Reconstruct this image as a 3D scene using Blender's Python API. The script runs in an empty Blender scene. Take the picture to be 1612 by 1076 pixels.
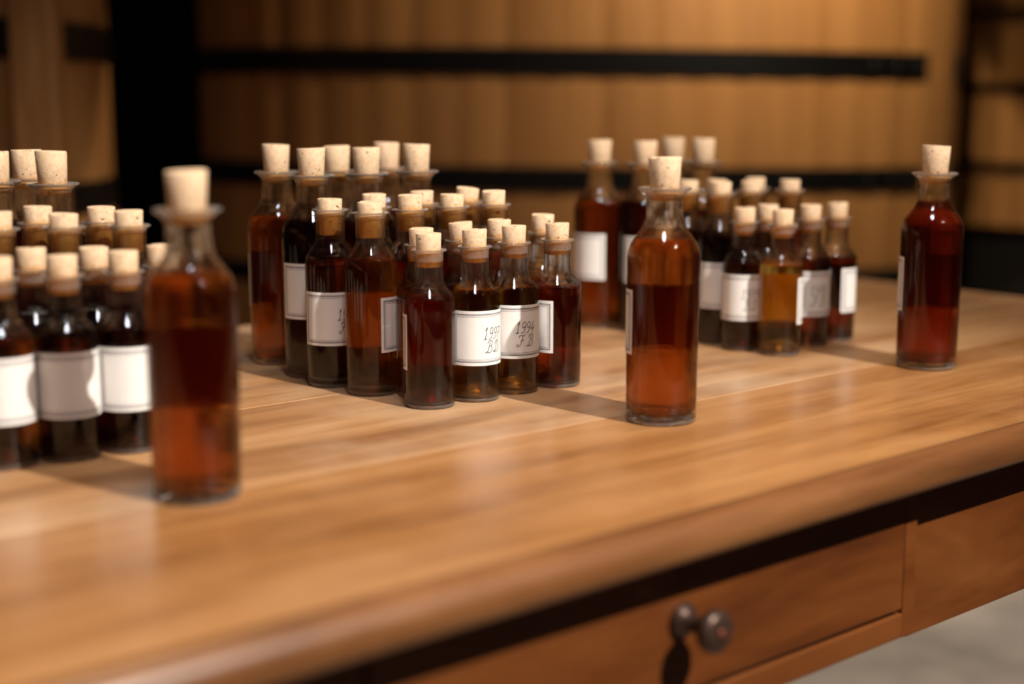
import bpy, bmesh, math, random
from mathutils import Vector, Matrix
random.seed(7)
S = bpy.context.scene
COL = S.collection
TZ = 0.78            # height of the table top above the floor
R_ = math.radians

# ------------------------------------------------------------------ camera, world, lights, exposure
cd = bpy.data.cameras.new('camera'); cam = bpy.data.objects.new('camera', cd); COL.objects.link(cam)
cam.location = (0, 0, TZ + 0.285)
cam.rotation_euler = (R_(90) - math.atan(378 / 2239), 0, 0)
cd.sensor_width = 36; cd.lens = 50; cd.clip_start = 0.02; cd.clip_end = 60
cd.dof.use_dof = True; cd.dof.focus_distance = 1.375; cd.dof.aperture_fstop = 1.8
S.camera = cam

w = bpy.data.worlds.new('world'); S.world = w; w.use_nodes = True
bg = w.node_tree.nodes['Background']; bg.inputs[0].default_value = (1.0, 0.8, 0.64, 1); bg.inputs[1].default_value = 0.014

def aim(o, target):
    o.rotation_euler = (Vector(target) - o.location).to_track_quat('-Z', 'Y').to_euler()
def spot(name, loc, target, power, color, size, radius, blend=0.3):
    d = bpy.data.lights.new(name, 'SPOT'); d.energy = power; d.color = color
    d.spot_size = R_(size); d.spot_blend = blend; d.shadow_soft_size = radius
    o = bpy.data.objects.new(name, d); COL.objects.link(o); o.location = loc; aim(o, target)
    return o
def area(name, loc, target, power, color, sx, sy):
    d = bpy.data.lights.new(name, 'AREA'); d.shape = 'RECTANGLE'; d.energy = power; d.color = color
    d.size = sx; d.size_y = sy; d.spread = R_(85)
    o = bpy.data.objects.new(name, d); COL.objects.link(o); o.location = loc; aim(o, target); return o
spot('ceiling_spot_key', (1.95, -0.62, TZ + 2.6), (-0.12, 1.10, TZ), 900, (1.0, 0.93, 0.84), 40, 0.022, 0.9)
area('ceiling_panel_cool', (0.06, 0.42, TZ + 2.3), (0.0, 1.30, TZ), 5.0, (0.9, 0.92, 1.0), 0.26, 0.46)
area('overhead_fill_warm', (0.3, 1.35, TZ + 2.3), (0.0, 1.2, TZ), 4.5, (1.0, 0.74, 0.5), 0.5, 0.5)  # soft warm fill, added in place of the room's ambient light
spot('vat_spot', (0.80, 2.90, TZ + 0.98), (0.41, 3.52, TZ + 0.3), 35, (1.0, 0.80, 0.54), 104, 0.012, 0.08)
spot('vat_spot_right', (2.1, 2.9, TZ + 1.7), (2.0, 4.0, TZ + 0.3), 75, (1.0, 0.78, 0.5), 48, 0.03, 0.6)
spot('vat_spot_left', (-1.5, 1.0, TZ + 1.6), (-1.15, 2.5, TZ + 0.3), 2.0, (1.0, 0.72, 0.45), 50, 0.03, 0.6)
spot('floor_fill_spot', (1.75, 2.1, TZ + 2.0), (1.15, 2.6, 0), 290, (1.0, 0.92, 0.84), 44, 0.03, 0.8)  # unseen lamp, added to brighten the floor beyond the table end

S.view_settings.view_transform = 'Standard'; S.view_settings.look = 'None'
S.view_settings.exposure = 0.0; S.view_settings.gamma = 1.0; S.view_settings.use_curve_mapping = False
cy = S.cycles
cy.max_bounces = 16; cy.transmission_bounces = 16; cy.transparent_max_bounces = 24
cy.diffuse_bounces = 3; cy.glossy_bounces = 5; cy.sample_clamp_indirect = 4.0; cy.blur_glossy = 0.0
cy.use_denoising = True

# ------------------------------------------------------------------ helpers
def srgb(r, g, b):
    f = lambda c: (c / 255 / 12.92) if c / 255 <= 0.04045 else ((c / 255 + 0.055) / 1.055) ** 2.4
    return (f(r), f(g), f(b), 1)
def mat(name):
    m = bpy.data.materials.new(name); m.use_nodes = True
    nt = m.node_tree; nt.nodes.clear()
    out = nt.nodes.new('ShaderNodeOutputMaterial')
    return m, nt, out
class NT:
    def __init__(s, nt): s.nt = nt
    def n(s, typ, **kw):
        nd = s.nt.nodes.new(typ)
        for k, v in kw.items(): setattr(nd, k, v)
        return nd
    def l(s, a, b): s.nt.links.new(a, b)
    def coords(s, scale, rot=(0, 0, 0), rnd=True, src='Object'):
        tc = s.n('ShaderNodeTexCoord'); mp = s.n('ShaderNodeMapping')
        mp.inputs['Scale'].default_value = scale; mp.inputs['Rotation'].default_value = rot
        if rnd:
            oi = s.n('ShaderNodeObjectInfo'); mu = s.n('ShaderNodeMath', operation='MULTIPLY'); mu.inputs[1].default_value = 37.0
            s.l(oi.outputs['Random'], mu.inputs[0]); ad = s.n('ShaderNodeVectorMath', operation='ADD')
            s.l(tc.outputs[src], ad.inputs[0]); s.l(mu.outputs[0], ad.inputs[1]); s.l(ad.outputs[0], mp.inputs['Vector'])
        else: s.l(tc.outputs[src], mp.inputs['Vector'])
        return mp.outputs['Vector'], tc
    def ramp(s, fac, stops):
        r = s.n('ShaderNodeValToRGB'); e = r.color_ramp.elements
        while len(e) < len(stops): e.new(0.5)
        for el, (p, c) in zip(e, stops): el.position = p; el.color = c
        s.l(fac, r.inputs[0]); return r.outputs[0]
    def noise(s, vec, scale, detail=4, rough=0.55, dist=0.0):
        t = s.n('ShaderNodeTexNoise'); t.inputs['Scale'].default_value = scale; t.inputs['Detail'].default_value = detail
        t.inputs['Roughness'].default_value = rough; t.inputs['Distortion'].default_value = dist
        s.l(vec, t.inputs['Vector']); return t.outputs['Fac']
    def mix(s, fac, a, b, mode='MIX'):
        m = s.n('ShaderNodeMix', data_type='RGBA', blend_type=mode)
        if hasattr(fac, 'links'): s.l(fac, m.inputs[0])
        else: m.inputs[0].default_value = fac
        for v, i in ((a, 6), (b, 7)):
            if hasattr(v, 'links'): s.l(v, m.inputs[i])
            else: m.inputs[i].default_value = v
        return m.outputs[2]

def wood(name, dark, mid, light, stretch, gloss=0.4, coat=0.0, rough_var=0.1, bump=0.15, tint=0.25, worn=None, fine=0.5):
    """grain runs along the object's axis whose stretch value is small"""
    m, nt, out = mat(name); k = NT(nt)
    v, tc = k.coords(stretch)
    n1 = k.noise(v, 5, 6, 0.6, 0.6)
    n2 = k.noise(v, 30, 4, 0.6, 0.2)
    c = k.ramp(n1, [(0.28, dark), (0.5, mid), (0.72, light)])
    fn = k.ramp(n2, [(0.3, (0.62, 0.62, 0.62, 1)), (0.6, (1, 1, 1, 1))])
    c = k.mix(fine, c, fn, 'MULTIPLY')
    oi = k.n('ShaderNodeObjectInfo')
    tr = k.ramp(oi.outputs['Random'], [(0, (1 - tint, 1 - tint * 1.1, 1 - tint * 1.2, 1)), (1, (1, 1, 1, 1))])
    c = k.mix(1.0, c, tr, 'MULTIPLY')
    v2, _ = k.coords((1, 1, 1), rnd=False)
    blot = k.noise(v2, 4.5, 5, 0.6)
    if worn:
        c = k.mix(k.ramp(blot, [(0.45, (0, 0, 0, 1)), (0.7, (0.55, 0.55, 0.55, 1))]), c, worn)
    b = k.n('ShaderNodeBsdfPrincipled'); k.l(c, b.inputs['Base Color'])
    rr = k.n('ShaderNodeMapRange'); k.l(n1, rr.inputs[0]); rr.inputs[3].default_value = gloss - rough_var; rr.inputs[4].default_value = gloss + rough_var
    k.l(rr.outputs[0], b.inputs['Roughness'])
    b.inputs['Coat Weight'].default_value = coat; b.inputs['Coat Roughness'].default_value = 0.22
    bp = k.n('ShaderNodeBump'); bp.inputs['Strength'].default_value = bump; bp.inputs['Distance'].default_value = 0.002
    k.l(n2, bp.inputs['Height']); k.l(bp.outputs[0], b.inputs['Normal'])
    k.l(b.outputs[0], out.inputs[0]); return m
def plain(name, col, rough=0.5, metal=0.0, bumpscale=0, var=0.15, spec=0.5):
    m, nt, out = mat(name); k = NT(nt); v, _ = k.coords((1, 1, 1))
    n = k.noise(v, bumpscale or 20, 5)
    dk = tuple(c * (1 - var) for c in col[:3]) + (1,); lt = tuple(min(1, c * (1 + var)) for c in col[:3]) + (1,)
    b = k.n('ShaderNodeBsdfPrincipled'); k.l(k.ramp(n, [(0.3, dk), (0.7, lt)]), b.inputs['Base Color'])
    b.inputs['Roughness'].default_value = rough; b.inputs['Metallic'].default_value = metal
    b.inputs['Specular IOR Level'].default_value = spec
    if bumpscale:
        bp = k.n('ShaderNodeBump'); bp.inputs['Strength'].default_value = 0.3; bp.inputs['Distance'].default_value = 0.001
        k.l(n, bp.inputs['Height']); k.l(bp.outputs[0], b.inputs['Normal'])
    k.l(b.outputs[0], out.inputs[0]); return m

M = {}
M['table'] = wood('table_wood', srgb(138, 92, 56), srgb(180, 132, 88), srgb(202, 158, 112), (0.35, 3.4, 3.4), 0.36, 0.3, 0.1, 0.06, 0.10, worn=srgb(206, 176, 144), fine=0.42)
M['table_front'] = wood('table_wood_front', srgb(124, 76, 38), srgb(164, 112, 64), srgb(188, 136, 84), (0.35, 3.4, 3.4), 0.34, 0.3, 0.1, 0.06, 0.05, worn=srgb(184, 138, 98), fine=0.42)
M['edge'] = wood('shaded_edge_wood', srgb(90, 54, 28), srgb(120, 76, 42), srgb(146, 98, 58), (0.5, 3, 3), 0.33, 0.3, 0.08, 0.06, 0.08, fine=0.25)  # darker tone carries the dimmer light of the front edge
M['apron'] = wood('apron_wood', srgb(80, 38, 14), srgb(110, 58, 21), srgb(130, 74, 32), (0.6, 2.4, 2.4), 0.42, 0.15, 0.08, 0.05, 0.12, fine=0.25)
M['vat'] = wood('vat_oak', srgb(176, 122, 68), srgb(194, 138, 80), srgb(206, 150, 90), (4, 4, 0.25), 0.5, 0.0, 0.08, 0.05, 0.22, fine=0.15)
M['post'] = wood('post_oak', srgb(120, 78, 38), srgb(150, 100, 52), srgb(170, 118, 66), (5, 5, 0.4), 0.55, 0.0, 0.08, 0.1, 0.1)
M['iron'] = plain('blackened_iron', srgb(26, 26, 28), 0.45, 0.6)
M['knob'] = plain('dark_bronze', srgb(80, 58, 48), 0.38, 0.5)
M['screw'] = plain('copper_rust', srgb(120, 60, 40), 0.5, 0.4)
M['dark'] = plain('dark_plaster', srgb(26, 20, 16), 0.9, 0, 8)
M['wall'] = plain('cellar_wall', srgb(22, 17, 13), 0.95, 0, 6)
M['floor'] = plain('concrete_floor', srgb(150, 138, 124), 0.75, 0, 5, 0.28)
M['paper'] = plain('label_paper', srgb(238, 235, 230), 0.75, 0, 60, 0.02)
M['navy'] = plain('navy_ink', srgb(34, 38, 66), 0.6)
M['grey_ink'] = plain('thin_line_ink', srgb(110, 108, 120), 0.6)
M['ink'] = plain('black_ink', srgb(38, 30, 32), 0.6)

def make_cork():
    m, nt, out = mat('cork'); k = NT(nt); v, tc = k.coords((1, 1, 1))
    n = k.noise(v, 220, 5, 0.65)
    c = k.ramp(n, [(0.3, srgb(202, 166, 128)), (0.55, srgb(220, 188, 152)), (0.8, srgb(228, 198, 164))])
    v2, _ = k.coords((1, 1, 2.0))
    pits = k.noise(v2, 190, 2, 0.5, 0.5)
    c = k.mix(k.ramp(pits, [(0.0, (0, 0, 0, 1)), (0.675, (0, 0, 0, 1)), (0.72, (1, 1, 1, 1))]), c, srgb(96, 60, 34))
    sx = k.n('ShaderNodeSeparateXYZ'); k.l(tc.outputs['Object'], sx.inputs[0])
    jit = k.n('ShaderNodeMath', operation='MULTIPLY_ADD'); k.l(n, jit.inputs[0]); jit.inputs[1].default_value = 0.006; k.l(sx.outputs[2], jit.inputs[2])
    mr = k.n('ShaderNodeMapRange'); k.l(jit.outputs[0], mr.inputs[0])
    mr.inputs[1].default_value = 0.005; mr.inputs[2].default_value = -0.001; mr.inputs[3].default_value = 0; mr.inputs[4].default_value = 1
    stained = k.mix(1.0, c, srgb(255, 212, 128), 'MULTIPLY')
    c = k.mix(mr.outputs[0], c, stained)                      # soaked in spirit below the rim
    b = k.n('ShaderNodeBsdfPrincipled'); k.l(c, b.inputs['Base Color']); b.inputs['Roughness'].default_value = 0.8
    bp = k.n('ShaderNodeBump'); bp.inputs['Strength'].default_value = 0.4; bp.inputs['Distance'].default_value = 0.0006; bp.invert = True
    k.l(pits, bp.inputs['Height']); k.l(bp.outputs[0], b.inputs['Normal'])
    k.l(b.outputs[0], out.inputs[0]); return m
M['cork'] = make_cork()

def make_glass(name, base, solid, painted_gleam=0.0):
    """clear glass: 'solid' share is a true refracting body, the rest a thin wall (straight transmission, mirror rising to the edge)"""
    m, nt, out = mat(name); k = NT(nt)
    gs = k.n('ShaderNodeBsdfGlass'); gs.inputs['IOR'].default_value = 1.46; gs.inputs['Roughness'].default_value = 0.0
    tr = k.n('ShaderNodeBsdfTransparent'); tr.inputs[0].default_value = (0.985, 0.985, 0.98, 1)
    gl = k.n('ShaderNodeBsdfGlossy'); gl.inputs['Roughness'].default_value = 0.02
    ge = k.n('ShaderNodeNewGeometry'); dt = k.n('ShaderNodeVectorMath', operation='DOT_PRODUCT')
    k.l(ge.outputs['Normal'], dt.inputs[0]); k.l(ge.outputs['Incoming'], dt.inputs[1])
    def mth(op, a, b=None):
        q = k.n('ShaderNodeMath', operation=op)
        for v, ix in ((a, 0), (b, 1)):
            if v is None: continue
            if hasattr(v, 'links'): k.l(v, q.inputs[ix])
            else: q.inputs[ix].default_value = v
        return q.outputs[0]
    f = mth('ADD', mth('MULTIPLY', mth('POWER', mth('SUBTRACT', 1.0, mth('ABSOLUTE', dt.outputs['Value'])), 5.0), 0.9), base)
    m2 = k.n('ShaderNodeMixShader'); k.l(f, m2.inputs[0]); k.l(tr.outputs[0], m2.inputs[1]); k.l(gl.outputs[0], m2.inputs[2])
    m1 = k.n('ShaderNodeMixShader'); m1.inputs[0].default_value = 1 - solid; k.l(gs.outputs[0], m1.inputs[1]); k.l(m2.outputs[0], m1.inputs[2])
    if painted_gleam:
        df = k.n('ShaderNodeBsdfDiffuse'); df.inputs[0].default_value = (0.85, 0.83, 0.8, 1)  # whitish share paints in the light caught by rim and base
        m3 = k.n('ShaderNodeMixShader'); m3.inputs[0].default_value = painted_gleam; k.l(m1.outputs[0], m3.inputs[1]); k.l(df.outputs[0], m3.inputs[2]); m1 = m3
    k.l(m1.outputs[0], out.inputs[0]); return m
M['glass'] = make_glass('clear_glass', 0.035, 0.3)
M['glass_neck'] = make_glass('clear_glass_neck', 0.035, 0.55)
M['glass_in'] = make_glass('clear_glass_inner_wall', 0.012, 0.3)
M['glass_thick'] = make_glass('clear_glass_thick', 0.05, 0.75, 0.10)
def make_liquid(name, T50):
    """spirit: clear refractive body, colour by absorption; T50 = transmittance through 50 mm"""
    m, nt, out = mat(name); k = NT(nt)
    g = k.n('ShaderNodeBsdfGlass'); g.inputs['IOR'].default_value = 1.36; g.inputs['Roughness'].default_value = 0.0
    tr = k.n('ShaderNodeBsdfTransparent')
    rf = k.n('ShaderNodeBsdfRefraction'); rf.inputs['IOR'].default_value = 1.36; rf.inputs['Roughness'].default_value = 0.0
    ge = k.n('ShaderNodeNewGeometry'); fb = k.n('ShaderNodeMixShader'); k.l(ge.outputs['Backfacing'], fb.inputs[0])
    k.l(rf.outputs[0], fb.inputs[1]); k.l(g.outputs[0], fb.inputs[2])      # no mirror image where glass meets spirit
    mx = k.n('ShaderNodeMixShader'); mx.inputs[0].default_value = 0.10; k.l(fb.outputs[0], mx.inputs[1]); k.l(tr.outputs[0], mx.inputs[2])
    k.l(mx.outputs[0], out.inputs[0])
    sg = [-math.log(t) / 0.05 for t in T50]; D = max(sg)
    va = k.n('ShaderNodeVolumeAbsorption'); va.inputs['Density'].default_value = D
    va.inputs['Color'].default_value = tuple(1 - s / D for s in sg) + (1,)
    k.l(va.outputs[0], out.inputs['Volume']); return m
LIQ = {'dark': make_liquid('dark_brown_spirit', (0.22, 0.025, 0.006)),
       'red': make_liquid('red_brown_spirit', (0.40, 0.06, 0.012)),
       'amber': make_liquid('amber_spirit', (0.56, 0.18, 0.03)),
       'orange': make_liquid('orange_spirit', (0.80, 0.38, 0.07)),
       'gold': make_liquid('golden_spirit', (0.97, 0.6, 0.08))}

def link_mesh(name, verts, faces, m, parent=None, smooth=True):
    me = bpy.data.meshes.new(name); me.from_pydata(verts, [], faces); me.update()
    if m: me.materials.append(m)
    if smooth:
        for p in me.polygons: p.use_smooth = True
    o = bpy.data.objects.new(name, me); COL.objects.link(o); o.parent = parent
    return o
def lathe_data(prof, seg=64, closed_caps=True):
    """profile of (r, z); r == 0 gives a pole"""
    vs = []; fs = []; rings = []
    for r, z in prof:
        if r < 1e-6: rings.append([len(vs)]); vs.append((0, 0, z))
        else:
            rings.append(list(range(len(vs), len(vs) + seg)))
            vs += [(r * math.cos(2 * math.pi * i / seg), r * math.sin(2 * math.pi * i / seg), z) for i in range(seg)]
    for a, b in zip(rings, rings[1:]):
        for i in range(seg):
            j = (i + 1) % seg
            if len(a) == 1 and len(b) == 1: continue
            if len(a) == 1: fs.append((a[0], b[j], b[i]))
            elif len(b) == 1: fs.append((a[i], a[j], b[0]))
            else: fs.append((a[i], a[j], b[j], b[i]))
    return vs, fs
def lathe(name, prof, m, parent=None, seg=64):
    return link_mesh(name, *lathe_data(prof, seg), m, parent)
def bm_obj(name, bm, m, parent=None, smooth=False):
    me = bpy.data.meshes.new(name); bm.to_mesh(me); bm.free()
    if m: me.materials.append(m)
    if smooth:
        for p in me.polygons: p.use_smooth = True
    o = bpy.data.objects.new(name, me); COL.objects.link(o); o.parent = parent; return o
def box(name, c, s, m, parent=None, bev=0.0, seg=2):
    bm = bmesh.new(); bmesh.ops.create_cube(bm, size=1, matrix=Matrix.Translation(c) @ Matrix.Diagonal((*s, 1)))
    if bev: bmesh.ops.bevel(bm, geom=bm.edges[:], offset=bev, segments=seg, profile=0.5, affect='EDGES')
    return bm_obj(name, bm, m, parent, smooth=False)
def empty(name, loc, rz=0):
    o = bpy.data.objects.new(name, None); COL.objects.link(o); o.location = loc; o.rotation_euler = (0, 0, rz)
    o.empty_display_size = 0.02; return o
def tag(o, label=None, cat=None, group=None, kind=None):
    if label: o['label'] = label
    if cat: o['category'] = cat
    if group: o['group'] = group
    if kind: o['kind'] = kind
    return o

# ------------------------------------------------------------------ setting
tag(box('floor', (0.5, 3.0, -0.05), (9, 9, 0.1), M['floor']), kind='structure')
tag(box('wall_back', (0.5, 6.0, 1.6), (9, 0.15, 3.2), M['wall']), kind='structure')

# ------------------------------------------------------------------ the vats behind the table
def stave_mesh(cx, a, b, t0, t1, z0, z1, th, n=3):
    """curved stave between ellipse angles t0..t1; its long edges are chamfered so that joints read as grooves"""
    vs = []; fs = []
    ch = 0.004; L = []
    for i in range(n + 1):
        t = t0 + (t1 - t0) * i / n
        nx, ny = math.cos(t) / a, math.sin(t) / b; q = math.hypot(nx, ny); nx /= q; ny /= q
        off = -ch if i in (0, n) else 0.0
        L.append(((a * math.cos(t) + nx * off, b * math.sin(t) + ny * off), (a * math.cos(t) - nx * th, b * math.sin(t) - ny * th)))
    for z in (z0, z1):
        for o, i_ in L: vs.append((*o, z)); vs.append((*i_, z))
    m = 2 * (n + 1)
    for i in range(n):
        o0, i0, o1, i1 = 2 * i, 2 * i + 1, 2 * i + 2, 2 * i + 3
        fs += [(o0, o1, o1 + m, o0 + m), (i1, i0, i0 + m, i1 + m), (o0 + m, o1 + m, i1 + m, i0 + m), (o1, o0, i0, i1)]
    fs += [(1, 0, m, 1 + m), (2 * n, 2 * n + 1, 2 * n + 1 + m, 2 * n + m)]
    return vs, fs
def band(name, a, b, zc, h, th, m, parent, n=96, t0=0, t1=2 * math.pi):
    vs = []; fs = []; full = abs(t1 - t0 - 2 * math.pi) < 1e-6; k = n if full else n + 1
    for i in range(k):
        t = t0 + (t1 - t0) * i / n; c, s = math.cos(t), math.sin(t)
        for r, z in ((-0.012, -h / 2), (th, -h / 2), (th, h / 2), (-0.012, h / 2)): vs.append(((a + r) * c, (b + r) * s, zc + z))
    for i in range(n):
        A = 4 * i; B = 4 * ((i + 1) % k)
        for q in range(4): fs.append((A + q, B + q, B + (q + 1) % 4, A + (q + 1) % 4))
    if not full: fs += [(0, 1, 2, 3), (4 * n + 3, 4 * n + 2, 4 * n + 1, 4 * n)]
    return link_mesh(name, vs, fs, m, parent, smooth=False)
def vat(loc, a, b, z0, z1, hoops, label, width=0.11, bolts=None, plinth=True, rz=0, roll=0):
    root = empty('oak_vat', loc, rz); tag(root, label, 'vat', 'oak vats behind the table')
    per = math.pi * (3 * (a + b) - math.sqrt((3 * a + b) * (a + 3 * b)))
    # equal arc staves
    N = 720; ts = [2 * math.pi * i / N for i in range(N + 1)]; cum = [0]
    for i in range(N):
        p, q = ts[i], ts[i + 1]
        cum.append(cum[-1] + math.hypot(a * (math.cos(q) - math.cos(p)), b * (math.sin(q) - math.sin(p))))
    n = int(per / width); marks = []; j = 0
    for i in range(n + 1):
        d = cum[-1] * i / n
        while j < N and cum[j] < d: j += 1
        marks.append(ts[j])
    rr = random.Random(int(a * 1000))
    for i in range(n):
        o = link_mesh('stave', *stave_mesh(0, a, b, marks[i], marks[i + 1], z0, z1, 0.045), M['vat'], root, smooth=False)
    for zc, h in hoops:
        hb = band('hoop', a, b, zc, h, 0.007, M['iron'], root, 96, *((R_(-31.5 - 346), R_(-31.5)) if bolts else (0, 2 * math.pi)))
        if bolts:
            for t in bolts:
                x, y = (a + 0.012) * math.cos(t), (b + 0.012) * math.sin(t)
                nx, ny = math.cos(t) / a, math.sin(t) / b
                bo = lathe('bolt', [(0, 0.016), (0.009, 0.014), (0.014, 0.008), (0.016, 0.0), (0.016, -0.012), (0, -0.012)][::-1], M['iron'], hb, 20)
                bo.location = (x, y, zc); bo.rotation_euler = Vector((nx, ny, 0)).to_track_quat('Z', 'Y').to_euler()
    root.rotation_euler[1] = R_(roll)
    lathe_ = band('head_board', a - 0.05, b - 0.05, z1 - 0.1, 0.03, 0.0, M['vat'], root)
    vs = [((a - 0.045) * math.cos(t), (b - 0.045) * math.sin(t), z) for z in (z1 - 0.12, z1 - 0.08) for t in [2 * math.pi * i / 64 for i in range(64)]]
    fs = [tuple(range(63, -1, -1)), tuple(range(64, 128))] + [(i, (i + 1) % 64, 64 + (i + 1) % 64, 64 + i) for i in range(64)]
    bpy.data.objects.remove(lathe_)
    link_mesh('head_board', vs, fs, M['vat'], root, smooth=False)
    if plinth:
        vs = [((a - 0.06) * math.cos(t), (b - 0.06) * math.sin(t), z) for z in (0, z0 + 0.01) for t in [2 * math.pi * i / 64 for i in range(64)]]
        link_mesh('plinth', vs, fs, M['dark'], root, smooth=False)
    return root
vat((0.17, 3.9, 0), 1.02, 0.42, 0.3, TZ + 1.5,
    [(TZ + 0.380, 0.066), (TZ + 0.098, 0.060), (TZ - 0.155, 0.05), (TZ + 0.68, 0.05), (TZ + 1.1, 0.05)],
    'large oval oak vat with broad black iron hoops behind middle of the table', 0.115,
    bolts=[R_(-45.8), R_(-40.5), R_(-35.5)], roll=0.5)
vat((2.07, 4.5, 0), 0.72, 0.5, TZ - 0.08, TZ + 1.5,
    [(TZ + 0.543, 0.022), (TZ + 0.325, 0.03), (TZ + 0.092, 0.032), (TZ + 0.8, 0.03)],
    'oak vat with narrow closely set hoops at the far right', 0.1)
vat((-1.40, 2.9, 0), 0.57, 0.57, 0.25, TZ + 1.3,
    [(TZ + 0.398, 0.07), (TZ + 0.10, 0.06), (TZ - 0.2, 0.06), (TZ + 0.75, 0.06)],
    'dim round oak vat at the far left edge behind the bottles', 0.11)
def post(name, x0, x1, y0, y1, label):
    o = box(name, (0, 0, (TZ + 1.5) / 2), (x1 - x0, y1 - y0, TZ + 1.5), M['post'], None, 0.006)
    o.location = ((x0 + x1) / 2, (y0 + y1) / 2, 0); tag(o, label, 'post'); return o
post('wooden_post', -0.875, -0.795, 2.52, 2.58, 'upright oak post in front of the dim left vat')

# ------------------------------------------------------------------ the table   (table frame: x = along its length, y = across it, towards the vats)
ANG = math.atan2(0.644, 0.765)
TAB = empty('tasting_table', (0, 0, 0), ANG)
tag(TAB, 'long honey-coloured wooden table with rounded edge and drawer, carrying all the bottles', 'table')
U0, U1, V0, V1, TH = -0.95, 1.925, 0.642, 1.63, 0.030
joints = [V0, 0.915, 1.165, 1.405, V1]
def board(u0, u1, v0, v1, front, back, name='top_board', m=None):
    """top board with a half-round nose on outer edges and small chamfers on the joints"""
    prof = []
    def arc(cx, cz, r, a0, a1, n=8): return [(cx + r * math.cos(R_(a0 + (a1 - a0) * i / n)), cz + r * math.sin(R_(a0 + (a1 - a0) * i / n))) for i in range(n + 1)]
    ch = 0.0012 if name == 'top_board' and not front == 2 else 0.0001
    if front == 1: prof += arc(v0 + 0.007, -TH + 0.007, 0.007, 270, 180) + arc(v0 + 0.019, -0.019, 0.019, 180, 90)
    else: prof += [(v0 + 0.0003, -TH), (v0 + 0.0003, -ch * 1.3), (v0 + ch, 0)]
    if back: prof += arc(v1 - 0.019, -0.019, 0.019, 90, 0) + arc(v1 - 0.007, -TH + 0.007, 0.007, 0, -90)
    else: prof += [(v1 - ch, 0), (v1 - 0.0003, -ch * 1.3), (v1 - 0.0003, -TH)]
    n = len(prof); us = [u0, u0 + 0.004] + [u0 + (u1 - u0) * i / 6 for i in range(1, 6)] + [u1 - 0.004, u1]
    vs = []; fs = []
    for q, u in enumerate(us):
        e = 0.003 if q in (0, len(us) - 1) else 0
        for y, z in prof: vs.append((u, y, TZ + min(z, -e) if z > -TH + 0.001 else TZ + z))
    for i in range(len(us) - 1):
        for j in range(n):
            k = (j + 1) % n; fs.append((i * n + j, (i + 1) * n + j, (i + 1) * n + k, i * n + k))
    fs += [tuple(range(n)), tuple(range((len(us)) * n - 1, (len(us) - 1) * n - 1, -1))]
    fs = [tuple(reversed(f)) for f in fs]
    o = link_mesh(name, vs, fs, m or M['table'], TAB, smooth=False)
    me = o.data
    for p in me.polygons:
        if len(p.vertices) == 4 and p.area < 0.02: p.use_smooth = True
    return o
board(U0, U1, V0, V0 + 0.021, 1, 0, 'shaded_edge', M['edge'])  # rounded table edge as its own strip, shade put into its colour
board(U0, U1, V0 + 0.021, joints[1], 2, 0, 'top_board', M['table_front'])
for i in range(1, 4): board(U0, U1, joints[i], joints[i + 1], 0, i == 3)
AV = V0 + 0.043      # front plane of the apron
AB = -0.1765          # its lower edge
DU0, DU1, DZ0, DZ1 = 0.740 - 0.279, 0.740 + 0.279, -0.1500, -0.034
def tbox(name, u0, u1, v0, v1, z0, z1, m, parent=None, bev=0.0015):
    return box(name, ((u0 + u1) / 2, (v0 + v1) / 2, TZ + (z0 + z1) / 2), (u1 - u0, v1 - v0, z1 - z0), m, parent or TAB, bev)
# front apron: lower rail under the drawer, panels to both sides
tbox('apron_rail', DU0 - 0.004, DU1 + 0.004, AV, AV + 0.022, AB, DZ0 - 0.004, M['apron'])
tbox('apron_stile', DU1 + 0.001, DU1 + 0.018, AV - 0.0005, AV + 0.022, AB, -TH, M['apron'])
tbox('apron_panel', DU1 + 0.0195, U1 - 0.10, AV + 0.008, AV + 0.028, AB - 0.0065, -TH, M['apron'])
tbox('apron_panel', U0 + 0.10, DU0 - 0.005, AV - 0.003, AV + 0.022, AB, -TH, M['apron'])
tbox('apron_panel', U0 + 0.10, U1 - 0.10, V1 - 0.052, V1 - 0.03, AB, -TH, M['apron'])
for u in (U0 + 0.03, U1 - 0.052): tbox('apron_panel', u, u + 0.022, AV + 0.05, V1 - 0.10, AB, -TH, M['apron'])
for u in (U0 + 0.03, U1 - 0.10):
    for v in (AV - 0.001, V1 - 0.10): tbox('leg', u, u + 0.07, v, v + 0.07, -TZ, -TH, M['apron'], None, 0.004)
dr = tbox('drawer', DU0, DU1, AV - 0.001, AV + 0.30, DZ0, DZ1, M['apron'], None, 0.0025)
kn = lathe('knob', [(0, 0.0), (0.0125, 0.0), (0.0135, 0.002), (0.0125, 0.005), (0.009, 0.008), (0.0062, 0.012), (0.0058, 0.018), (0.008, 0.023),
                    (0.0125, 0.026), (0.0155, 0.030), (0.0162, 0.034), (0.0150, 0.0375), (0.011, 0.0395), (0.0045, 0.0402), (0, 0.0403)], M['knob'], dr, 40)
kn.location = (0.739, AV - 0.0005, TZ - 0.0905); kn.rotation_euler = (R_(90), 0, 0)
sc_ = lathe('screw_head', [(0, 0.0398), (0.0036, 0.0398), (0.0036, 0.0410), (0.0025, 0.0416), (0, 0.0417)], M['screw'], dr, 24)
sc_.location = kn.location; sc_.rotation_euler = kn.rotation_euler

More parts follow.
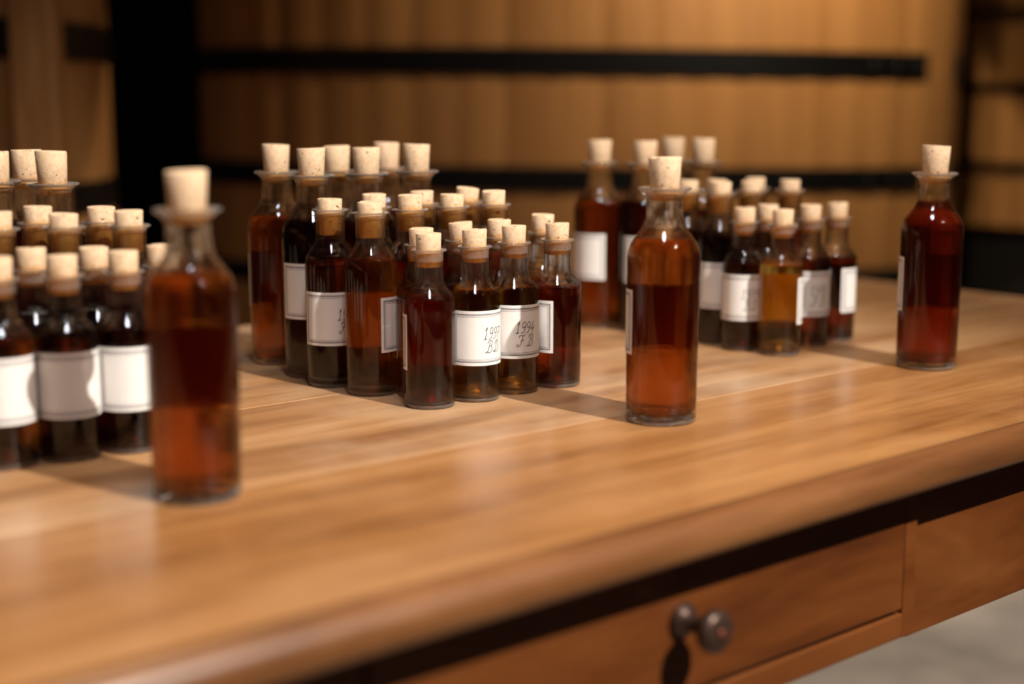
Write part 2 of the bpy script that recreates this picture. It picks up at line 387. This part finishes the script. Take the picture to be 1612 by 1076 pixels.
# ------------------------------------------------------------------ bottles
def arcp(cx, cz, rx, rz, a0, a1, n=5):
    return [(cx + rx * math.cos(R_(a0 + (a1 - a0) * i / n)), cz + rz * math.sin(R_(a0 + (a1 - a0) * i / n))) for i in range(n + 1)]
TYPES = {}
TYPES['L'] = dict(shoulder=0.166, R=0.0328, rim=0.2105, lab=(0.0628, 0.1206), cork=(0.0148, 0.0126, 0.0275, -0.0115),
    outer=[(0, 0.0025), (0.018, 0.0022), (0.0265, 0.0006), (0.028, 0.0)] + arcp(0.0283, 0.0042, 0.0037, 0.0042, 270, 360)[1:] +
          [(0.0321, 0.02), (0.0326, 0.08), (0.0328, 0.140), (0.0327, 0.1500), (0.0318, 0.1555), (0.0300, 0.1602), (0.0270, 0.1650), (0.0232, 0.1700), (0.0198, 0.1745), (0.0176, 0.1790), (0.0166, 0.1835), (0.0160, 0.1900), (0.0157, 0.1980),
           (0.0162, 0.2020), (0.0178, 0.2045), (0.0205, 0.2066), (0.0230, 0.2080)] + arcp(0.0229, 0.0000, 0.0012, 0.0012, -70, 90, 4),
    inner=[(0, 0.0075), (0.020, 0.0072), (0.0275, 0.0080), (0.0306, 0.0115), (0.0312, 0.02), (0.0317, 0.08), (0.0319, 0.149), (0.0308, 0.1550), (0.0289, 0.1600), (0.0259, 0.1645), (0.0220, 0.1695), (0.0185, 0.1740), (0.0160, 0.1785), (0.0145, 0.1835), (0.0138, 0.190), (0.0134, 0.198), (0.0137, 0.2045), (0.0145, 0.2088)])
TYPES['M'] = dict(shoulder=0.136, R=0.0266, rim=0.179, lab=(0.0435, 0.0975), cork=(0.0123, 0.0108, 0.0115, -0.0240),
    outer=[(0, 0.0030), (0.012, 0.0026), (0.0205, 0.0006), (0.022, 0.0)] + arcp(0.0224, 0.004, 0.0036, 0.004, 270, 360)[1:] +
          [(0.0264, 0.03), (0.0266, 0.08), (0.0266, 0.122), (0.0263, 0.1275), (0.0250, 0.1325), (0.0225, 0.1372), (0.0195, 0.1415), (0.0168, 0.1450), (0.0152, 0.1485), (0.0147, 0.1530), (0.0144, 0.165), (0.0145, 0.1735), (0.0155, 0.1760), (0.0172, 0.1773)] + arcp(0.0174, 0.0, 0.0010, 0.0010, -70, 90, 4),
    inner=[(0, 0.0085), (0.014, 0.0078), (0.0225, 0.0072), (0.0252, 0.0105), (0.0256, 0.03), (0.0258, 0.08), (0.0258, 0.1215), (0.0254, 0.1270), (0.0240, 0.1320), (0.0214, 0.1366), (0.0184, 0.1408), (0.0155, 0.1443), (0.0132, 0.1475), (0.0127, 0.153), (0.0124, 0.165), (0.0125, 0.1740), (0.0129, 0.1778)])
TYPES['S'] = dict(shoulder=0.107, R=0.0247, rim=0.149, lab=(0.0362, 0.0890), cork=(0.0120, 0.0108, 0.0150, -0.0165),
    outer=[(0, 0.0150), (0.006, 0.0143), (0.0115, 0.0112), (0.0160, 0.0062), (0.0188, 0.0012), (0.0203, 0.0)] + arcp(0.0207, 0.004, 0.0036, 0.004, 270, 360)[1:] +
          [(0.0246, 0.03), (0.0247, 0.08), (0.0247, 0.1015), (0.0243, 0.1038), (0.0232, 0.1055), (0.0195, 0.1098), (0.0165, 0.1137), (0.0147, 0.1170), (0.0139, 0.1200), (0.0136, 0.1250), (0.0135, 0.138), (0.0137, 0.1448), (0.0148, 0.1466), (0.0160, 0.1474)] + arcp(0.0160, 0.0, 0.0009, 0.0009, -70, 90, 4),
    inner=[(0, 0.0180), (0.007, 0.0172), (0.0130, 0.0140), (0.0180, 0.0085), (0.0208, 0.0045), (0.0234, 0.0070), (0.0238, 0.03), (0.0239, 0.08), (0.0239, 0.1012), (0.0234, 0.1034), (0.0222, 0.1053), (0.0185, 0.1096), (0.0155, 0.1133), (0.0128, 0.1162), (0.0121, 0.1200), (0.0119, 0.1250), (0.0118, 0.138), (0.0119, 0.1450), (0.0123, 0.1483)])
GL = {}; LQ = {}; CK = {}
for t, T in TYPES.items():
    out_ = list(T['outer']); k = len(out_) - 5
    zc = T['rim'] - (0.0012 if t == 'L' else 0.0010 if t == 'M' else 0.0009)
    out_ = out_[:k] + [(r, z + zc) for r, z in out_[k:]]
    T['prof'] = out_ + T['inner'][::-1]
    vs, fs = lathe_data(T['prof'], 72)
    me = bpy.data.meshes.new('glass'); me.from_pydata(vs, [], fs); me.update()
    for q in ('glass', 'glass_in', 'glass_thick', 'glass_neck'): me.materials.append(M[q])
    n_out = len(out_)
    for p in me.polygons:
        p.use_smooth = True
        zc_ = sum(me.vertices[i].co.z for i in p.vertices) / len(p.vertices)
        ring = (min(p.vertices) + 71) // 72          # first profile point of the face
        if zc_ > T['shoulder'] and not (zc_ > T['rim'] - 0.0085 and ring < n_out or zc_ > T['rim'] - 0.003): p.material_index = 3
        elif zc_ > T['rim'] - 0.0085 and ring < n_out or zc_ > T['rim'] - 0.003 or zc_ < 0.009: p.material_index = 2
        elif ring >= n_out - 1: p.material_index = 1
    GL[t] = me
def liquid_mesh(t, level):
    key = (t, round(level, 4))
    if key in LQ: return LQ[key]
    e = 0.00018; pr = []
    inn = TYPES[t]['inner']
    for i, (r, z) in enumerate(inn):
        if z > level and i > 5:
            r0, z0 = inn[i - 1]; f = (level - z0) / (z - z0) if z > z0 else 0
            pr.append((r0 + (r - r0) * f + e, level)); break
        bott = i < 5
        pr.append((r + (0 if bott and r < 1e-6 else e), z - (e if bott else 0)))
    rt = pr[-1][0]
    pr += [(rt - 0.0012, level - 0.0008), (rt - 0.003, level - 0.0012), (0, level - 0.0013)]
    vs, fs = lathe_data(pr, 72)
    me = bpy.data.meshes.new('liquid'); me.from_pydata(vs, [], fs); me.update()
    me.materials.append(None)
    for p in me.polygons: p.use_smooth = True
    LQ[key] = me; return me
def cork_mesh(t, var):
    key = (t, var)
    if key in CK: return CK[key]
    rt, rb, top, bot = TYPES[t]['cork']; rr = random.Random(hash(t) % 7 + var * 13 if False else ord(t) + var * 13)
    top += rr.uniform(-0.0012, 0.0012); ch = 0.0006
    prof = [(0, bot), (rb - ch, bot), (rb, bot + ch), (rb + (rt - rb) * 0.5, (top + bot) / 2), (rt, top - ch), (rt - ch, top), (0, top)]
    vs, fs = lathe_data(prof, 40)
    tx, ty = rr.uniform(-0.05, 0.05), rr.uniform(-0.03, 0.05)
    vs = [(x + 0.0, y, z + ((x * tx + y * ty) if z > top - 0.002 else 0)) for x, y, z in vs]
    # a nick or two in the upper rim
    na = rr.uniform(0, 6.28); out = []
    for x, y, z in vs:
        if z > top - 0.002 and math.hypot(x, y) > rt * 0.8:
            d = abs((math.atan2(y, x) - na + math.pi) % (2 * math.pi) - math.pi)
            if d < 0.25: z -= 0.0009; x *= 0.96; y *= 0.96
        out.append((x, y, z))
    me = bpy.data.meshes.new('cork_stopper'); me.from_pydata(out, [], fs); me.update(); me.materials.append(M['cork'])
    for p in me.polygons: p.use_smooth = abs(p.normal.z) < 0.5
    CK[key] = me; return me

# paper label: half-cylinder patch; printed frame and pen strokes are thin relief on it
HALF_W = 0.0425
LABM = {}
def cyl(R, s, z, r=0.0): return ((R + r) * math.sin(s / R), -(R + r) * math.cos(s / R), z)
def strip_data(R, pts, wd, r, vs, fs):
    """ribbon along pts (s, z) on the cylinder"""
    b = len(vs); n = len(pts)
    for i, (s, z) in enumerate(pts):
        p0 = pts[max(0, i - 1)]; p1 = pts[min(n - 1, i + 1)]
        dx, dz = p1[0] - p0[0], p1[1] - p0[1]; q = math.hypot(dx, dz) or 1; nx, nz = -dz / q * wd / 2, dx / q * wd / 2
        vs.append(cyl(R, s + nx, z + nz, r)); vs.append(cyl(R, s - nx, z - nz, r))
    for i in range(n - 1): a = b + 2 * i; fs.append((a, a + 1, a + 3, a + 2))
def label_meshes(t):
    if t in LABM: return LABM[t]
    R = TYPES[t]['R']; z0, z1 = TYPES[t]['lab']; n = 40; th = 0.00022; r0 = 0.00004
    vs = []; fs = []
    for i in range(n + 1):
        s = -HALF_W + 2 * HALF_W * i / n
        vs += [cyl(R, s, z0, r0), cyl(R, s, z0, th), cyl(R, s, z1, th), cyl(R, s, z1, r0)]
    for i in range(n):
        a = 4 * i; b = a + 4
        for q in range(4): fs.append((a + q, b + q, b + (q + 1) % 4, a + (q + 1) % 4))
    fs += [(3, 2, 1, 0), (4 * n, 4 * n + 1, 4 * n + 2, 4 * n + 3)]
    lab = bpy.data.meshes.new('paper_label'); lab.from_pydata(vs, [], fs); lab.update(); lab.materials.append(M['paper'])
    bo = []
    for name, lines, m in (('thick_border', [(0.0034, 0.00072)], M['navy']), ('thin_border', [(0.0045, 0.00034), (0.0058, 0.00032)], M['grey_ink'])):
        vs = []; fs = []
        for d, wd in lines:
            a, b, c, e = -HALF_W + d, HALF_W - d, z0 + d, z1 - d; k = 36
            for zz in (c, e): strip_data(R, [(a - wd / 2 + (b - a + wd) * i / k, zz) for i in range(k + 1)], wd, th + 0.00006, vs, fs)
            for ss in (a, b): strip_data(R, [(ss, c), (ss, e)], wd, th + 0.00006, vs, fs)
        me = bpy.data.meshes.new(name); me.from_pydata(vs, [], fs); me.update(); me.materials.append(m); bo.append(me)
    LABM[t] = (lab, bo); return LABM[t]
# single-stroke italic script, glyph box 0..w x 0..1
def A(cx, cy, rx, ry, a0, a1, n=12): return [(cx + rx * math.cos(R_(a0 + (a1 - a0) * i / n)), cy + ry * math.sin(R_(a0 + (a1 - a0) * i / n))) for i in range(n + 1)]
GLY = {
 '1': (0.42, [[(0.05, 0.72), (0.16, 0.84), (0.24, 1.0), (0.24, 0.5), (0.24, 0.02)], [(0.06, 0.02), (0.24, 0.0), (0.40, 0.05)]]),
 '9': (0.50, [A(0.26, 0.72, 0.18, 0.26, 20, 380) + [(0.44, 0.60), (0.42, 0.34), (0.34, 0.10), (0.20, 0.0), (0.06, 0.06)]]),
 '7': (0.50, [[(0.06, 0.90), (0.10, 0.98), (0.22, 0.94), (0.34, 0.92), (0.46, 1.0), (0.36, 0.66), (0.26, 0.34), (0.22, 0.0)], [(0.14, 0.48), (0.42, 0.54)]]),
 '4': (0.54, [[(0.30, 1.0), (0.18, 0.66), (0.04, 0.38), (0.24, 0.38), (0.50, 0.42)], [(0.38, 0.66), (0.36, 0.34), (0.34, 0.0)]]),
 '8': (0.50, [A(0.26, 0.76, 0.15, 0.23, -90, 270) + A(0.26, 0.26, 0.20, 0.26, 90, -270)]),
 'B': (0.72, [[(0.34, 0.92), (0.30, 0.60), (0.24, 0.25), (0.12, 0.04), (0.02, 0.02), (-0.02, 0.10)],
              [(0.06, 0.74), (0.08, 0.90), (0.22, 1.0)] + A(0.40, 0.78, 0.20, 0.22, 90, -90) + A(0.40, 0.28, 0.26, 0.28, 90, -100) + [(0.26, 0.02), (0.18, 0.12)]]),
 'D': (0.78, [[(0.34, 0.92), (0.30, 0.55), (0.26, 0.22), (0.14, 0.04), (0.04, 0.06), (0.06, 0.16), (0.20, 0.12), (0.36, 0.02)] + A(0.38, 0.50, 0.30, 0.49, -80, 110) + [(0.18, 0.92), (0.08, 0.78), (0.12, 0.66)]]),
 'F': (0.74, [[(0.08, 0.76), (0.14, 0.94), (0.34, 0.92), (0.52, 0.92), (0.70, 1.0)], [(0.44, 0.92), (0.42, 0.60), (0.36, 0.24), (0.22, 0.02), (0.06, 0.02), (0.0, 0.16), (0.10, 0.22)], [(0.28, 0.48), (0.42, 0.50), (0.54, 0.56), (0.56, 0.44)]]),
}
def write(t, lines):
    """lines: (text, base z, height, advance, s of the text centre)"""
    R = TYPES[t]['R']; vs = []; fs = []
    for txt, zb, h, adv, sc in lines:
        s = sc - adv * (len(txt) - 1) / 2 - 0.002
        for ch in txt:
            if ch in GLY:
                for st in GLY[ch][1]:
                    # smooth the stroke (Catmull-Rom)
                    P = [st[0]] + st + [st[-1]]; q = []
                    for i in range(1, len(P) - 2):
                        for u in [k / 4 for k in range(4)]:
                            f = lambda k: 0.5 * (2 * P[i][k] + (P[i + 1][k] - P[i - 1][k]) * u + (2 * P[i - 1][k] - 5 * P[i][k] + 4 * P[i + 1][k] - P[i + 2][k]) * u * u + (-P[i - 1][k] + 3 * P[i][k] - 3 * P[i + 1][k] + P[i + 2][k]) * u ** 3)
                            q.append((f(0), f(1)))
                    q.append(st[-1])
                    pts = [(s + (x * 0.86 + 0.20 * y) * h, zb + (y - 0.02 + 0.05 * x) * h) for x, y in q]
                    strip_data(R, pts, 0.00062, 0.00032, vs, fs)
            s += adv
    me = bpy.data.meshes.new('handwriting'); me.from_pydata(vs, [], fs); me.update(); me.materials.append(M['ink']); return me
def script_for(t, top, bottom, s0=0.0):
    z0, z1 = TYPES[t]['lab']; c = (z0 + z1) / 2
    return write(t, [(top, c - 0.0010, 0.0112, 0.0052, s0), (bottom, c - 0.0142, 0.0116, 0.0086 if len(bottom) < 3 else 0.0052, s0 - 0.001)])

_var = [0]
def bottle(t, x, y, label, group, liq='red', level=None, lab=None, text=None, cork_dz=0.0, tilt=(0, 0), nm=None):
    root = empty(nm or {'L': 'tall_sample_bottle', 'M': 'medium_sample_bottle', 'S': 'small_sample_bottle'}[t], (x, y, TZ))
    tag(root, label, 'bottle', group)
    g = bpy.data.objects.new('glass', GL[t]); COL.objects.link(g); g.parent = root
    g.rotation_euler[2] = random.uniform(0, 6)
    if level is None: level = {'L': 0.164, 'M': 0.132, 'S': 0.1015}[t]
    l = bpy.data.objects.new('liquid', liquid_mesh(t, level)); COL.objects.link(l); l.parent = root
    l.material_slots[0].link = 'OBJECT'; l.material_slots[0].material = LIQ[liq]
    _var[0] += 1
    c = bpy.data.objects.new('cork_stopper', cork_mesh(t, _var[0] % 5)); COL.objects.link(c); c.parent = root
    c.location = (0, 0, TYPES[t]['rim'] + cork_dz); c.rotation_euler = (R_(tilt[0]), R_(tilt[1]), random.uniform(-0.8, 0.8))
    if lab is not None:
        face = math.atan2(-x, y) * 0 + math.atan2(x, y)      # direction back to the camera
        me, bo = label_meshes(t)
        p = bpy.data.objects.new('paper_label', me); COL.objects.link(p); p.parent = root
        p.rotation_euler[2] = -face + R_(lab)
        for b in bo:
            q = bpy.data.objects.new(b.name.split('.')[0], b); COL.objects.link(q); q.parent = p
        if text:
            q = bpy.data.objects.new('handwriting', script_for(t, *text)); COL.objects.link(q); q.parent = p
    return root
# type, x, y (metres on the table), label, group, spirit, fill level, label angle, writing, cork lift, cork tilt
BOTTLES = [
    ('L', -0.2307, 1.0121, 'blurred tall cork-stoppered bottle of amber spirit standing alone in the left foreground', 'tall bottles standing alone', 'amber', 0.165, 180, None, 0, (0, 0)),
    ('L', 0.1353, 1.2645, 'tall cork-stoppered bottle of red-amber spirit standing alone right of the centre group', 'tall bottles standing alone', 'amber', 0.1656, -129, None, 0, (0, -1)),
    ('L', 0.4523, 1.5295, 'tall bottle of dark red spirit standing alone at the right end of the table', 'tall bottles standing alone', 'red', 0.18, -131, None, 0, (0, 1)),
    ('L', -0.2574, 1.5629, 'leftmost tall bottle of the centre group, amber spirit with red band behind its turned-away label', 'bottles of the centre group', 'amber', 0.164, -150, None, 0, (0, 0)),
    ('L', -0.2085, 1.4864, 'tall dark bottle second from the left in the centre group, pale framed label partly hidden', 'bottles of the centre group', 'dark', 0.1635, 8, None, 0, (0, 0)),
    ('L', -0.1933, 1.5802, 'tall bottle in the centre group, its cork just behind the second tall cork from left', 'bottles of the centre group', 'dark', 0.164, 180, None, 0, (0, 0)),
    ('L', -0.1552, 1.5259, 'tall bottle in the centre group directly behind the broad orange medium bottle', 'bottles of the centre group', 'dark', 0.16, 150, None, 0, (0, 0)),
    ('L', -0.1446, 1.654, 'rearmost tall bottle of the centre group with the highest cork', 'bottles of the centre group', 'dark', 0.164, 170, None, 0, (0, 0)),
    ('L', -0.1051, 1.5782, 'rightmost tall bottle of the centre group, its wide glass rim against the dark hoop', 'bottles of the centre group', 'dark', 0.162, 60, None, 0, (0, 0)),
    ('M', -0.183, 1.4316, 'medium dark bottle in the front left of the centre group, label reading 19 over F', 'bottles of the centre group', 'dark', 0.131, 20, ('19', 'F', 0.0), -0.002, (0, 0)),
    ('M', -0.1386, 1.39, 'broad medium bottle of orange-amber spirit at the front of the centre group', 'bottles of the centre group', 'orange', 0.1345, 111, None, -0.001, (0, 0)),
    ('M', -0.1419, 1.4672, 'medium bottle in the centre group, cork just behind the cork of the broad orange bottle', 'bottles of the centre group', 'red', 0.131, 180, None, 0, (0, 0)),
    ('M', -0.1022, 1.4303, 'medium bottle in the centre group directly behind the frontmost small bottle', 'bottles of the centre group', 'red', 0.131, 150, None, 0.002, (0, 0)),
    ('M', -0.0958, 1.5148, 'half hidden medium bottle of the centre group, directly in front of the rightmost tall one', 'bottles of the centre group', 'red', 0.13, 150, None, 0.001, (0, 0)),
    ('M', -0.0619, 1.4724, 'medium bottle in the centre group directly behind the bottle labelled 1997', 'bottles of the centre group', 'red', 0.13, 150, None, 0, (0, 0)),
    ('M', -0.0486, 1.5515, 'rear medium bottle of the centre group with a slightly tilted cork below the dark hoop', 'bottles of the centre group', 'red', 0.13, 150, None, 0.003, (0, 4)),
    ('M', -0.0193, 1.5059, 'rightmost medium bottle of the centre group with a rust-speckled cork', 'bottles of the centre group', 'red', 0.13, 150, None, 0.001, (0, 0)),
    ('S', -0.0781, 1.3276, 'frontmost small red-brown bottle of the centre group, its wet cork yellow inside the neck', 'bottles of the centre group', 'red', 0.101, -157, None, 0.0, (0, 0)),
    ('S', -0.0881, 1.3768, 'small bottle of the centre group just behind and left of the frontmost small bottle', 'bottles of the centre group', 'orange', 0.103, 170, None, 0, (0, 0)),
    ('S', -0.051, 1.4212, 'small bottle with a tilted cork behind the gap between the two frontmost small bottles', 'bottles of the centre group', 'red', 0.1, 170, None, 0.0025, (0, -3)),
    ('S', -0.036, 1.3603, 'small golden bottle with a brightly lit framed label reading 1997 BD', 'bottles of the centre group', 'gold', 0.1085, 41, ('1997', 'BD', 0.0), 0.001, (0, 0)),
    ('S', -0.013, 1.454, 'small bottle with its cork rising between the bottles labelled 1997 and 1994', 'bottles of the centre group', 'red', 0.1, 170, None, 0.003, (0, 0)),
    ('S', 0.0019, 1.3991, 'small bottle with a half shaded framed label reading 1994 F B', 'bottles of the centre group', 'gold', 0.106, 25, ('1994', 'F B', 0.0), 0.001, (0, 0)),
    ('S', 0.0325, 1.5116, 'small rear bottle of the centre group, notched cork, just left of the rightmost small one', 'bottles of the centre group', 'amber', 0.1, 170, None, 0.003, (0, 2)),
    ('S', 0.0456, 1.43, 'rightmost small bottle of the centre group, dark red, blank label edge on its left', 'bottles of the centre group', 'red', 0.1015, -107, None, 0.001, (0, 0)),
    ('L', 0.1119, 1.8201, 'leftmost tall bottle of the right group, amber spirit under a shaded label', 'bottles of the right group', 'amber', 0.163, -61, None, 0, (0, 0)),
    ('L', 0.1658, 1.7816, 'tall dark bottle of the right group just left of the lone middle bottle', 'bottles of the right group', 'dark', 0.163, 26, None, 0, (0, 0)),
    ('L', 0.2126, 1.8903, 'tall bottle of the right group, its cork overlapped by the lone middle bottle cork', 'bottles of the right group', 'dark', 0.163, 170, None, 0, (0, 0)),
    ('L', 0.2446, 1.8324, 'rightmost tall bottle of the right group, wide rim right of the lone middle bottle', 'bottles of the right group', 'dark', 0.15, 150, None, 0, (0, 0)),
    ('M', 0.2144, 1.7373, 'medium bottle half hidden by the right shoulder of the lone tall middle bottle', 'bottles of the right group', 'dark', 0.13, -48, None, 0, (0, 0)),
    ('M', 0.2552, 1.773, 'medium bottle whose cork peeps out just behind the dark medium bottle of the right group', 'bottles of the right group', 'dark', 0.131, 160, None, 0, (0, 0)),
    ('M', 0.2477, 1.6918, 'dark medium bottle in the left of the right group with a shaded blank label', 'bottles of the right group', 'dark', 0.13, 32, None, 0, (0, 0)),
    ('M', 0.3057, 1.7928, 'medium bottle of the right group, rear one of two overlapping corks at the hoop', 'bottles of the right group', 'dark', 0.131, 160, None, 0, (0, 0)),
    ('M', 0.2902, 1.7317, 'medium bottle of the right group, nearer one of two overlapping corks at the hoop', 'bottles of the right group', 'red', 0.131, 160, None, 0, (0, 0)),
    ('M', 0.3409, 1.7513, 'rightmost medium bottle of the right group, its cork against the lower hoop', 'bottles of the right group', 'red', 0.131, 160, None, 0, (0, 0)),
    ('S', 0.2692, 1.6441, 'small bottle of the right group, wide shaded label, left of the golden bottle', 'bottles of the right group', 'red', 0.101, 18, ('1979', 'BD', 0.0), 0.001, (0, 0)),
    ('S', 0.3025, 1.6813, 'small bottle of the right group hidden behind the golden bottle but for its cork', 'bottles of the right group', 'red', 0.101, 160, None, 0.002, (0, 0)),
    ('S', 0.3067, 1.6108, 'small golden bottle in the front of the right group with a glowing body', 'bottles of the right group', 'gold', 0.1035, 149, None, 0.001, (0, 0)),
    ('S', 0.3522, 1.6772, 'small bottle of the right group with a half lit label bearing scribbled writing', 'bottles of the right group', 'red', 0.1015, 27, ('1978', 'F B', 0.0), 0.001, (0, 0)),
    ('S', 0.3907, 1.7092, 'rightmost small bottle of the right group, dark spirit, bright label at right', 'bottles of the right group', 'dark', 0.102, 117, None, 0.002, (0, 0)),
    ('L', -0.4923, 1.3602, 'tall bottle of the left group cut by the left edge of the picture', 'bottles of the left group', 'dark', 0.163, 150, None, 0.001, (0, 0)),
    ('L', -0.4833, 1.426, 'tall bottle of the left group with a cork marked by a dark line', 'bottles of the left group', 'dark', 0.163, 150, None, 0.001, (0, 0)),
    ('L', -0.4287, 1.3334, 'rightmost tall bottle of the left group, wide glass rim', 'bottles of the left group', 'dark', 0.163, 150, None, 0.001, (0, 0)),
    ('M', -0.4373, 1.208, 'medium bottle of the left group cut by the left edge of the picture', 'bottles of the left group', 'dark', 0.131, 150, None, 0.002, (0, 0)),
    ('M', -0.4236, 1.272, 'second medium bottle from the left in the left group', 'bottles of the left group', 'dark', 0.131, 150, None, 0.002, (0, 0)),
    ('M', -0.388, 1.2311, 'third medium bottle from the left in the left group, yellowish wet cork', 'bottles of the left group', 'dark', 0.131, 150, None, 0.0, (0, 0)),
    ('M', -0.3711, 1.2864, 'medium bottle of the left group with pitted cork against the black gap', 'bottles of the left group', 'dark', 0.131, 150, None, 0.0, (0, 0)),
    ('M', -0.3355, 1.2453, 'rightmost medium bottle of the left group, rim against the black gap', 'bottles of the left group', 'dark', 0.131, 150, None, 0.0, (0, 0)),
    ('S', -0.4023, 1.1037, 'front small bottle of the left group cut by the left edge, bright blank label', 'bottles of the left group', 'amber', 0.101, 0, None, 0.001, (0, 0)),
    ('S', -0.3982, 1.1733, 'small bottle behind the two front left small bottles of the left group', 'bottles of the left group', 'dark', 0.101, 150, None, 0.002, (0, 0)),
    ('S', -0.3587, 1.1283, 'small dark bottle of the left group with a label mostly in shadow', 'bottles of the left group', 'dark', 0.101, 10, None, 0.001, (0, 0)),
    ('S', -0.3522, 1.1933, 'small bottle of the left group between and behind the two labelled front bottles', 'bottles of the left group', 'dark', 0.101, 150, None, 0.001, (0, 0)),
    ('S', -0.3176, 1.1571, 'small bottle of the left group with a bright framed label beside the blurred bottle', 'bottles of the left group', 'dark', 0.101, 35, None, 0.001, (0, 0)),
    ('S', -0.2978, 1.2032, 'rightmost small bottle of the left group, half behind the lone blurred bottle', 'bottles of the left group', 'dark', 0.101, 150, None, 0.001, (0, 0)),
]
for b in BOTTLES: bottle(*b)
